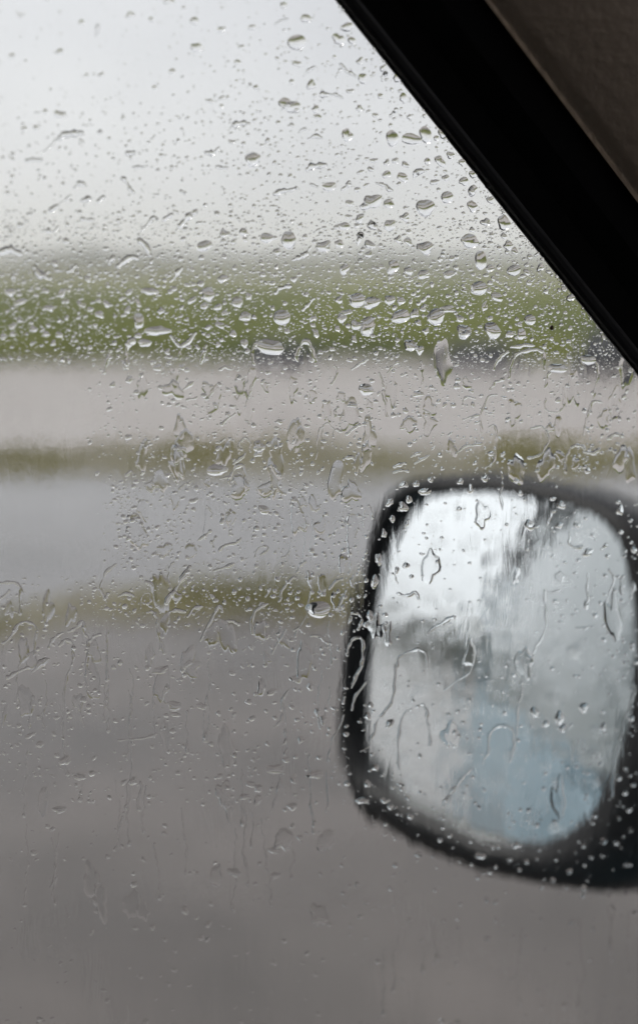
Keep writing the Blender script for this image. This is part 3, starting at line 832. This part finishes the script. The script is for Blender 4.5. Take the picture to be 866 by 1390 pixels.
# streaks, trails and arched film edges
T = [
 ([(56,208),(66,199),(76,190),(86,183),(100,180),(111,180)],[2,3,4,9,10,7],.30,'long comma-shaped water streak in the left of the sky'),
 ([(36,217),(46,216),(56,216)],[5,4,5],.28,None),([(132,33),(131,40),(131,47)],[3,4,3],.28,None),
 ([(371,35),(379,28),(389,25)],[2,4,3],.28,None),([(410,103),(417,95),(424,91)],[2,3,6],.28,None),
 ([(380,151),(384,145),(390,141)],[2,4,6],.28,None),([(313,173),(319,168),(329,166)],[4,9,8],.3,'bean-shaped dark streak left of the ragged raindrop'),
 ([(404,180),(408,176),(413,174)],[2,4,5],.28,None),([(416,188),(427,184),(435,186)],[2,6,3],.28,None),
 ([(461,87),(468,95),(475,99),(482,104)],[5,5,5,3],.3,'crooked water streak slanting down right beneath the pillar top'),
 ([(454,104),(457,100),(460,95)],[2,4,3],.28,None),([(437,128),(447,128),(455,128),(464,133)],[10,5,5,3],.3,'tadpole-shaped water streak against the sky'),
 ([(517,110),(519,103),(523,99)],[2,6,7],.3,None),([(528,158),(532,153),(535,149)],[3,6,6],.3,None),
 ([(416,230),(424,225),(439,223)],[6,10,9],.3,'thick bar-shaped streak in the middle of the lower sky'),([(421,249),(429,253)],[4,5],.3,None),
 ([(463,258),(469,252),(473,247)],[3,6,8],.3,None),([(508,248),(519,250),(526,256),(532,258)],[5,6,6,3],.3,'bent water streak above the broad ragged raindrop'),
 ([(560,243),(562,234),(570,231)],[3,8,8],.3,'hooked water streak right of centre in the sky'),([(502,304),(507,308),(514,314)],[10,9,4],.3,None),
 ([(484,332),(486,323),(488,318)],[3,7,9],.3,None),([(595,358),(596,352),(598,346)],[4,7,7],.3,None),
 ([(396,352),(404,349),(411,346),(416,340),(421,333)],[3,7,8,4,2],.3,None),
 ([(67,285),(72,282),(76,278)],[6,8,4],.3,None),([(80,276),(89,270),(97,264)],[2,3,3],.28,None),([(101,254),(108,248),(116,251)],[4,8,4],.3,None),
 ([(167,242),(173,250),(181,261)],[7,6,3],.3,'straight dark streak slanting down right in the left sky'),([(110,272),(118,269)],[5,7],.3,None),([(133,272),(139,268)],[4,5],.3,None),
 ([(111,296),(118,297),(126,297)],[6,5,4],.3,None),([(57,313),(64,312),(72,314),(79,307)],[4,8,4,3],.3,None),([(172,207),(181,207)],[6,6],.3,None),([(180,226),(190,226),(200,225)],[5,4,2],.28,None),
 ([(239,312),(246,303),(254,293)],[4,7,10],.3,'forked-looking streak where the sky meets the mist'),([(222,297),(232,291)],[5,8],.3,None),([(192,313),(200,302),(208,294),(213,297)],[3,5,7,4],.3,None),
 ([(276,206),(286,207),(296,200)],[4,8,4],.3,None),([(292,226),(308,227)],[4,5],.28,None),([(372,262),(382,258),(394,257),(400,254)],[7,9,3,5],.3,None),([(245,258),(250,262)],[4,4],.3,None),
 ([(0,342),(14,338),(28,344)],[9,12,7],.3,'thick wavy water streak at the photo\'s left edge by the horizon'),([(46,362),(56,372),(64,368)],[7,8,5],.3,None),([(92,368),(102,360)],[6,8],.3,None),
 ([(160,360),(170,352),(178,348),(186,350)],[8,9,8,7],.3,'thick hooked water streak low in the left mist'),([(188,324),(198,334),(203,345)],[8,9,6],.3,None),([(148,357),(153,347)],[6,7],.3,None),
 ([(230,382),(239,371),(247,362)],[5,6,5],.3,'slanting white-edged streak at the top left of the meadow'),([(373,397),(380,390),(393,388)],[4,6,6],.3,None),([(410,420),(417,413),(425,404)],[5,5,4],.3,None),
 ([(231,455),(245,469),(265,451)],[4,7,4],.26,'Y-shaped water streak at the foot of the meadow'),([(245,470),(244,480),(243,490)],[5,5,3],.24,None),
 ([(344,494),(342,478),(346,466),(354,461)],[4,6,6,5],.26,None),([(402,490),(403,474),(411,463),(420,468),(425,480),(427,494)],[5,7,7,8,8,5],.26,'dark arched film edge at the foot of the meadow, shaped like a horseshoe'),
 ([(178,462),(172,470),(170,484),(172,494)],[9,9,7,5],.24,None),([(150,475),(145,490),(140,505)],[6,5,4],.22,None),([(279,468),(274,482),(272,492)],[5,6,5],.24,None),
 ([(297,501),(305,497),(313,500),(318,495)],[5,6,5,4],.24,None),([(248,528),(256,522),(262,518)],[5,6,6],.24,None),([(252,542),(260,540),(266,538)],[4,5,4],.24,None),
 ([(566,411),(573,407),(579,401)],[5,6,5],.3,None),([(448,520),(456,503),(452,495)],[4,5,4],.24,None),([(476,500),(488,492),(498,486)],[5,6,5],.26,None),
 ([(513,505),(518,516),(519,524)],[4,5,4],.26,None),([(525,505),(531,495),(537,490)],[5,6,6],.24,None),([(519,530),(522,545),(524,565)],[5,5,4],.20,None),
 ([(569,490),(572,505),(571,520)],[4,4,3],.26,None),([(690,471),(706,468),(722,467)],[3,5,3],.22,None),
 ([(688,512),(692,492),(699,480),(712,475),(728,474),(736,480),(737,500)],[4,5,6,7,7,6,4],.25,'arched film edge below the large lumpy raindrop, left of the pillar'),
 ([(668,500),(676,484),(688,476)],[5,7,6],.26,None),([(738,525),(742,508),(750,500)],[4,5,5],.22,None),([(806,490),(810,505),(806,522),(803,540)],[4,5,4,3],.22,None),
 ([(663,528),(668,520),(676,516),(682,513)],[4,5,6,5],.26,None),([(626,548),(630,538),(642,540)],[4,5,5],.24,None),
 ([(738,540),(737,552),(744,558),(758,557),(763,545),(762,525)],[3,3,4,4,4,3],.2,'U-shaped thin film edge over the gravel near the pillar'),
 ([(790,590),(794,565),(802,545),(815,545)],[4,5,5,4],.22,None),([(652,585),(650,560),(660,538),(672,534)],[3,4,4,4],.22,None),
 ([(719,580),(733,578),(741,588),(740,605),(726,618),(714,620)],[4,5,4,4,6,5],.22,'ring-shaped film edge over the pale road above the mirror'),
 ([(765,640),(766,620),(774,606),(785,603),(792,608)],[5,6,6,6,5],.24,'arched bright film edge just above the mirror rim'),
 ([(790,612),(802,614),(812,608)],[6,8,5],.24,None),([(822,594),(832,588),(840,590)],[5,6,6],.24,None),([(660,580),(670,576),(672,600),(668,625),(658,634)],[3,4,4,4,4],.2,None),
 ([(617,615),(625,607),(640,603),(652,601)],[4,6,6,5],.24,None),([(627,568),(646,562)],[4,5],.22,None),
 ([(469,588),(478,581),(486,576)],[6,7,5],.28,'bright-edged slanting streak over the gravel left of the mirror'),([(453,565),(452,558),(458,551)],[3,4,3],.24,None),([(455,582),(462,585)],[5,5],.26,None),
 ([(465,622),(474,619),(480,622)],[6,9,5],.26,None),([(533,633),(541,629),(549,628)],[4,6,4],.28,None),([(557,619),(563,615),(570,613)],[4,6,4],.28,None),([(532,640),(543,637),(552,639)],[4,5,4],.24,None),([(561,628),(572,622),(581,617)],[4,5,3],.24,None),
 ([(311,658),(312,644),(320,632),(330,633),(332,650),(333,668)],[5,5,6,6,5,4],.26,'arched bright film edge over the thin grass strip'),([(316,628),(325,621),(333,614)],[5,8,3],.26,None),([(298,648),(311,646)],[4,4],.22,None),
 ([(300,575),(308,568),(318,560)],[6,5,3],.28,None),([(292,600),(298,599),(303,595)],[3,4,3],.24,None),([(243,664),(249,656),(262,651)],[4,4,3],.22,None),
 ([(268,732),(277,726),(285,719)],[3,7,6],.28,None),([(296,746),(304,739),(318,736),(327,729)],[4,7,8,3],.28,'olive wavy streak over the pale road, right of a kinked one'),
 ([(345,755),(350,743),(360,740),(361,747),(352,752)],[4,4,5,5,4],.24,'small looped film edge over the pale road'),([(290,773),(303,769),(315,764)],[4,5,7],.26,None),
 ([(408,765),(412,740),(412,720),(416,700)],[3,3,4,4],.2,None),([(420,760),(422,735),(424,705)],[3,3,4],.2,None),([(381,755),(392,748),(394,730)],[3,4,3],.2,None),
 ([(401,775),(407,765),(412,761)],[4,6,6],.26,None),([(416,775),(420,790),(422,802)],[5,7,7],.26,None),
 ([(224,818),(236,800),(246,784),(257,768)],[9,7,8,9],.28,'broad olive diagonal water streak over the lower grass strip'),
 ([(143,815),(136,795),(143,775),(158,764)],[4,5,6,5],.2,'arched film edge at the right end of the blurred left grass strip'),([(198,788),(205,793),(206,803)],[6,8,6],.24,None),
 ([(199,830),(207,829),(212,840),(214,855),(217,880)],[5,6,5,5,4],.24,None),([(221,885),(219,870),(222,855)],[4,5,4],.22,None),
 ([(230,829),(240,827),(249,829)],[6,7,6],.26,None),([(255,835),(262,824),(272,822)],[5,6,6],.26,None),([(271,868),(280,850),(290,832),(297,820),(301,828)],[4,5,6,6,5],.26,'crooked bright film edge crossing the lower grass strip'),
 ([(342,858),(342,835),(350,825),(362,818)],[4,5,6,6],.24,None),([(309,841),(317,842),(323,846)],[5,6,5],.26,None),([(368,885),(376,870),(388,852)],[5,5,4],.24,'slanting olive water streak above the asphalt edge'),
 ([(377,815),(383,798),(396,783),(402,784)],[4,5,6,5],.24,None),([(360,808),(366,796)],[5,6],.26,None),([(160,808),(170,804),(180,807)],[5,6,6],.26,None),([(141,812),(147,804)],[5,6],.26,None),
 ([(27,832),(28,812),(27,795),(18,789),(0,790)],[5,6,6,6,6],.22,'square-shouldered film edge at the left edge of the photo'),([(0,812),(12,800)],[5,6],.22,None),
 ([(4,872),(16,862),(24,847),(36,843),(47,850),(47,872),(46,888)],[4,5,6,6,6,5,4],.22,'broad arched film edge at the lower left over the asphalt'),
 ([(66,878),(72,866),(84,857)],[5,6,5],.22,None),([(80,875),(88,867),(97,872),(99,886),(98,900)],[5,6,6,5,4],.22,None),([(92,856),(104,850),(112,842),(114,858),(120,868),(118,890),(116,915)],[5,6,6,5,5,5,4],.22,'stepped film edge with a long foot at the lower left'),
 ([(122,868),(128,862),(137,860)],[5,6,4],.22,None),([(10,918),(25,910),(38,905)],[7,9,6],.2,None),([(42,912),(55,900),(66,893)],[6,10,8],.2,None),
 ([(40,985),(42,965),(45,945)],[5,6,7],.22,None),([(3,985),(6,970),(10,955)],[4,5,4],.22,None),([(86,1010),(87,980),(86,945),(90,920),(98,898)],[3,4,4,4,4],.2,None),([(112,985),(109,965),(112,945)],[4,4,4],.2,None),
 ([(160,1003),(175,1002),(195,1000),(212,994)],[4,4,5,4],.18,None),([(380,962),(383,948),(391,935)],[4,4,4],.26,None),([(371,985),(379,978),(381,967)],[4,5,4],.26,None),([(382,1010),(386,1000),(385,988)],[4,5,4],.26,None),
 ([(366,1100),(374,1080),(378,1062),(379,1050)],[4,4,5,4],.26,'dark thin water trail running down the asphalt left of the mirror'),([(398,855),(412,840),(416,815),(421,800)],[3,3,3,3],.24,None),
 ([(421,862),(432,862),(440,870),(448,872)],[4,5,5,5],.26,None),([(412,858),(405,850),(400,862)],[4,4,4],.22,None),([(468,800),(462,815),(455,830)],[4,5,4],.24,None),([(446,798),(455,787),(463,785)],[5,6,4],.24,None),
 ([(473,760),(474,772),(470,778)],[4,4,5],.24,None),([(478,780),(476,788),(479,797)],[4,5,4],.26,None),
 ([(472,846),(474,834),(483,831),(489,840),(486,853)],[5,6,6,6,5],.28,'hooked film edge on the mirror\'s black left rim'),
 ([(470,884),(474,870),(488,864),(491,885),(488,903),(479,918)],[5,5,6,6,6,5],.28,'tall hooked film edge lower on the mirror\'s black left rim'),
 ([(468,885),(470,888)],[4,4],.26,None),([(490,902),(483,915),(475,932)],[5,5,4],.28,None),([(495,925),(480,945),(476,962)],[4,5,4],.28,None),
 ([(466,945),(465,952)],[6,6],.28,None),([(465,968),(460,985),(451,1000),(446,1020),(444,1034)],[4,5,4,4,3],.28,'thin white-edged trail crossing off the mirror\'s left rim'),([(443,1045),(443,1070),(444,1090),(441,1100)],[3,3,4,3],.26,None),
 ([(446,932),(446,945),(447,957),(458,962)],[3,3,4,4],.26,None),
 ([(535,900),(534,930),(531,950),(520,965),(512,975),(505,995),(498,1012),(488,1018)],[4,5,5,4,4,4,4,3],.28,'long crooked trail down the left side of the mirror glass'),
 ([(536,905),(541,890),(555,883),(570,881),(577,890),(578,905)],[4,5,6,6,5,4],.26,'arched film edge over the dark reflection in the mirror'),
 ([(537,804),(549,807),(562,803),(566,811)],[4,7,8,4],.28,'flat wishbone-shaped streak at the left of the mirror glass'),([(578,859),(592,848),(606,839),(615,836)],[5,6,7,7],.26,'straight bright diagonal streak across the mirror'),
 ([(547,716),(551,709),(553,704)],[4,5,3],.28,None),([(531,777),(536,784),(539,791)],[4,4,3],.26,None),([(565,958),(572,955),(578,963),(577,972)],[4,6,6,5],.26,None),([(578,975),(581,992),(581,1010)],[4,4,3],.22,None),([(540,1043),(538,1010),(541,985),(548,965),(556,962)],[3,4,4,4,4],.2,None),
 ([(599,1092),(606,1078),(617,1066)],[6,7,6],.26,None),([(602,1092),(612,1074),(625,1055),(638,1042)],[4,5,5,4],.22,None),
 ([(653,1034),(660,1018),(663,995),(672,985),(688,985),(695,998),(692,1020)],[4,4,5,5,5,5,4],.2,'keyhole-shaped film edge over the blue reflection in the mirror'),([(707,925),(704,945),(700,965),(699,995),(695,1015),(690,1032)],[5,5,4,4,4,4],.24,'long trail down the middle of the mirror glass'),
 ([(737,800),(738,820),(738,850),(733,865),(724,878),(721,890)],[4,4,4,4,4,3],.22,None),([(770,722),(770,735),(778,742),(788,740)],[4,5,5,4],.28,None),([(814,744),(819,738)],[5,6],.26,None),
 ([(795,815),(794,795),(796,775)],[3,3,3],.2,None),([(820,815),(828,795),(830,780),(824,772)],[4,6,5,4],.26,None),([(780,850),(792,851),(803,848)],[4,4,4],.24,None),([(858,790),(854,810)],[4,5],.26,None),([(741,802),(757,800)],[4,4],.22,None),
 ([(741,710),(745,698),(750,692)],[5,6,6],.26,None),([(856,925),(860,935),(854,950),(845,975),(838,1005),(830,1040),(828,1080)],[4,4,4,4,4,4,3],.22,'long trail down the mirror\'s right edge'),([(640,900),(630,915),(600,935)],[3,4,3],.16,None),
]
for sp, wd, hr, note in T:
    add_streak(sp, wd if sp[0][1] < 480 else [q_ * 0.78 for q_ in wd], hr, note)

# thin broken edges of the water film, mostly lower down the pane
fr = random.Random(21)
k_ = 0
while k_ < 10:
    x, y = fr.uniform(175, 500), fr.uniform(500, 880)
    if k_ % 4 == 3: x, y = fr.uniform(560, 850), fr.uniform(520, 640)
    if in_rim(x, y) or not is_free(x, y, 3): 
        k_ += 0.02; k_ = round(k_, 2) if k_ % 1 > 0.98 else k_; continue
    k_ = int(k_) + 1
    w = fr.uniform(7, 16); h = fr.uniform(12, 46); t = fr.uniform(-3, 3)
    kind_ = fr.random()
    if kind_ < 0.4: pts_ = [(x - w / 2, y + h * fr.uniform(.5, 1)), (x - w / 2.3, y + 4), (x + t, y - 3), (x + w / 2.2, y + 4), (x + w / 2, y + h * fr.uniform(.2, .6))]
    elif kind_ < 0.75: pts_ = [(x, y), (x + t, y + h * .5), (x - t * .5, y + h), (x + t, y + h * 1.6)]
    else: pts_ = [(x + w / 2, y), (x + w / 4, y + 3), (x + t * .3, y + h * .5), (x - t * .3, y + h)]
    add_streak(pts_, [fr.uniform(1.8, 3.8) for _ in pts_], 0.24)

# long thin runs down the lower glass
for k_ in range(46):
    x, y = fr.uniform(8, 450), fr.uniform(840, 1180)
    if k_ > 36: x, y = fr.uniform(470, 860), fr.uniform(1215, 1290)
    h = fr.uniform(30, 110); pts_ = [(x, y)]
    while pts_[-1][1] < y + h:
        pts_.append((pts_[-1][0] + fr.gauss(0, 2.2), pts_[-1][1] + fr.uniform(9, 18)))
    if any(in_rim(*p_) for p_ in pts_): continue
    add_streak(pts_, [fr.uniform(1.4, 3.2) for _ in pts_[:-1]] + [fr.uniform(4, 7)], 0.20)

# flat patches of standing film: level in the middle, a rounded edge all round, longer than wide
pr_ = random.Random(31)
PRHO = (0.45, 0.70, 0.82, 0.90, 0.96, 1.0)
n_p = t_ = 0
while n_p < 120 and t_ < 4000:
    t_ += 1
    r_ = pr_.random()
    if r_ < 0.55: x, y = pr_.uniform(180, 500), pr_.uniform(490, 900)
    elif r_ < 0.70: x, y = pr_.uniform(500, 860), pr_.uniform(490, 640)
    elif r_ < 0.80: x, y = pr_.uniform(0, 140), pr_.uniform(800, 1000)
    elif r_ < 0.90: x, y = pr_.uniform(490, 850), pr_.uniform(680, 1120)
    else: x, y = pr_.uniform(20, 440), pr_.uniform(900, 1240)
    w = pr_.uniform(9, 24); h = w * pr_.uniform(1.0, 3.2)
    if not is_free(x, y, w * 0.45, 0.8): continue
    c, pts, fs = blob_verts(x, y, w, h, pr_.uniform(-10, 10), 0.6, pr_.uniform(0.045, 0.085), x + y * 0.3, 30, PRHO, flat=5, sag=0.03)
    claim(x, y, w * 0.35); n_p += 1
    size = 'large' if h > 42 else ('mid-sized' if h > 24 else 'small')
    drop_object('water_patch', c, pts, fs, f'{size} flat film patch {ZTXT[zone(x, y)]}, {third(x)}', 'patches of water film on the window', 'water patch')

# brown dirt speck stuck to the wet glass
bm = bmesh.new(); bmesh.ops.create_icosphere(bm, subdivisions=2, radius=1.0)
for v in bm.verts:
    k = 1 + 0.35 * noise.noise(v.co * 1.7)
    v.co = Vector((v.co.x * k * 0.00075, v.co.y * k * 0.0008, max(v.co.z * k, -0.4) * 0.0006 + 0.0003))
me_ = bpy.data.meshes.new('dirt_speck'); bm.to_mesh(me_); bm.free()
sp_o = link('dirt_speck', me_, M['dirt']); q = to_pane(747, 444)
sp_o.matrix_world = gm @ Matrix.Translation((q.x, q.y, 0))
tag(sp_o, 'tiny brown dirt speck stuck on the glass over the green meadow', 'dirt speck')

# further beads of middling size, each its own drop, kept to where the photograph is beaded
rnd = random.Random(5)
def patchy(x, y, s=0.02): return 0.5 + 0.9 * noise.noise(Vector((x * s, y * s, 9.0)))
have = sum(1 for o in COL.objects if o.name.startswith('raindrop'))
tries = 0
while have < 300 and tries < 20000:
    tries += 1
    x, y = rnd.uniform(2, 864), rnd.uniform(300, 480)
    if pillar_gap(x, y) < 8 or patchy(x, y) < rnd.random(): continue
    w = rnd.uniform(7, 12); h = w * rnd.uniform(0.7, 1.1)
    if not is_free(x, y, w / 2, 1.0): continue
    add_blob(x, y, w, h, rnd.uniform(-30, 15), 0.45, 0.30); have += 1

# look-alikes in the same stretch of glass: told apart by their order from the left
ORD = ['leftmost', 'second', 'third', 'fourth', 'fifth', 'sixth', 'seventh', 'eighth', 'ninth', 'tenth', 'eleventh', 'twelfth']
alike = {}
for o in COL.objects:
    if o.get('category') in ('raindrop', 'water streak', 'water patch'): alike.setdefault(o['label'], []).append(o)
for lab, os_ in alike.items():
    if len(os_) < 2: continue
    os_.sort(key=lambda o: (gi @ o.matrix_world.translation).x)
    for k, o in enumerate(os_):
        a, b = lab.rsplit(', ', 1)
        b = b.replace(' of the photo', '')
        o['label'] = f'{a}, {b}, ' + ('leftmost of its kind' if k == 0 else (ORD[k] if k < 12 else f'{k + 1}th') + ' from left')

# the countless fine beads
SV, SF = [], []
def speck(x, y, w, h, rot, hr, irr=0.2, to=None):
    seg = 10 if w > 3.4 else 7
    c, pts, fs = blob_verts(x, y, w, h, rot, irr, hr, x * 0.7 + y, seg, (0.5, 0.85, 1.0) if w > 3.4 else (0.65, 1.0))
    fs = orient(pts, fs); b = len(SV)
    dz_ = gap_rnd.uniform(0, 0.0001)
    SV.extend((p[0] + c.x, p[1] + c.y, p[2] + dz_) for p in pts)
    SF.extend(tuple(b + i for i in f) for f in fs)
def scatter(n, xr, yr, wr, hr, test=None, irr=0.45, power=2.0, rot=(-35, 20)):
    k = t = 0
    while k < n and t < n * 12:
        t += 1
        x, y = rnd.uniform(*xr), rnd.uniform(*yr)
        if y < 514 and pillar_gap(x, y) < 1.5: continue
        if test and not test(x, y): continue
        w = wr[0] + (wr[1] - wr[0]) * rnd.random() ** power
        if not is_free(x, y, w / 2): continue
        if w > 2.5: claim(x, y, w / 2)
        speck(x, y, w, w * rnd.uniform(0.42, 1.05), rnd.uniform(*rot), hr * rnd.uniform(1.0, 1.45), irr); k += 1
def LE(f):                                   # the dry-looking smooth stretch at the left ends unevenly
    return lambda x, y: (y < 470 or x > 120 + 75 * noise.noise(Vector((y * 0.013, 3.0, 0))) + 40 * noise.noise(Vector((y * 0.05, 8.0, 0))) + 70 * rnd.random() ** 2) and f(x, y)
P_ = lambda s, b: (lambda x, y: patchy(x, y, s) + b > rnd.random())
scatter(900, (0, 740), (-5, 315), (1.4, 5.0), 0.28, lambda x, y: rnd.random() < 0.35 + 0.65 * min(1, x / 450))
scatter(260, (300, 740), (60, 320), (3.5, 7.5), 0.29)
scatter(220, (0, 400), (150, 320), (3.5, 7.0), 0.29)
scatter(900, (0, 800), (285, 400), (2.5, 8.5), 0.29, P_(0.03, .15), power=1.6)
scatter(950, (0, 830), (340, 490), (2.5, 8.0), 0.29, P_(0.02, .1), power=1.7)
scatter(3400, (0, 830), (300, 500), (1.3, 3.6), 0.30, P_(0.02, .1))
scatter(660, (40, 860), (480, 640), (2.5, 8.5), 0.22, LE(P_(0.016, -.05)), power=1.5, rot=(-60, 30))
scatter(1000, (40, 866), (470, 650), (1.3, 3.4), 0.24, LE(P_(0.016, -.05)))
scatter(660, (40, 500), (640, 850), (2.5, 8.0), 0.22, LE(P_(0.02, 0)), power=1.5, rot=(-60, 30))
scatter(900, (40, 500), (640, 880), (1.3, 3.2), 0.24, LE(P_(0.02, 0)))
scatter(60, (158, 190), (640, 770), (2.0, 8.0), 0.24, rot=(-20, 10))
scatter(160, (0, 130), (780, 980), (2.0, 7.0), 0.20, P_(0.02, 0), power=1.6)
scatter(620, (0, 470), (850, 1090), (1.6, 8.5), 0.19, P_(0.02, -.05), power=1.7, rot=(-40, 40))
scatter(420, (0, 866), (1060, 1395), (2.0, 10.0), 0.15, None, power=1.6, rot=(-50, 50))
edge_ring = lambda x, y: in_rim(x, y) and not in_rim(x, y, gl)
scatter(100, (455, 870), (635, 1215), (1.5, 9.5), 0.28, edge_ring, power=1.6)
scatter(420, (480, 862), (660, 1150), (1.5, 7.0), 0.22, lambda x, y: in_rim(x, y, gl), power=1.8)
scatter(70, (830, 868), (660, 1100), (2.0, 8.0), 0.26, None)
scatter(700, (455, 866), (0, 514), (1.2, 4.5), 0.28, lambda x, y: pillar_gap(x, y) < 3 + 30 * rnd.random() ** 2)
scatter(250, (640, 866), (260, 514), (1.5, 6.0), 0.30, lambda x, y: pillar_gap(x, y) < 9)
# the glass goes on past the photograph's edge, as wet as here
scatter(1600, (-700, -2), (-150, 480), (1.5, 9.0), 0.28, None, power=1.8)
scatter(900, (-700, -2), (480, 1500), (1.5, 9.0), 0.20, None, power=1.8)
scatter(350, (0, 450), (-180, -4), (1.5, 8.0), 0.28, None, power=1.8)
me_ = mesh('rain_specks', SV, SF)
sp = link('rain_specks', me_, M['water'])
sp.matrix_world = gm
tag(sp, 'countless fine beads of rain sprinkled over the window glass', 'raindrops', kind='stuff')

# beads on the mirror's own glass
MV, MF = [], []
mk = 0.76 / FPX
def to_mir(x, y):
    a, b, s = mir(x, y); return Vector((a, b))
for i in range(520):
    for _ in range(20):
        x, y = rnd.uniform(480, 865), rnd.uniform(665, 1150)
        if in_rim(x, y, gl): break
    w = 2.5 + 8 * rnd.random() ** 2.0
    c, pts, fs = blob_verts(x, y, w, w * rnd.uniform(0.7, 1.4), rnd.uniform(-30, 30), 0.25, 0.22, i * 1.3, 10, (0.5, 0.85, 1.0), to=to_mir, scale=mk)
    fs = orient(pts, fs); b = len(MV); s_ = mir(x, y)[2]
    MV.extend((p[0] + c.x, p[1] + c.y, p[2] + s_ + 0.0001) for p in pts)
    MF.extend(tuple(b + k for k in f) for f in fs)
mb = link('mirror_beads', mesh('mirror_beads', MV, MF), M['water'])
mb.matrix_world = mm
tag(mb, 'fine beads of rain on the wing mirror glass', 'raindrops', kind='stuff')
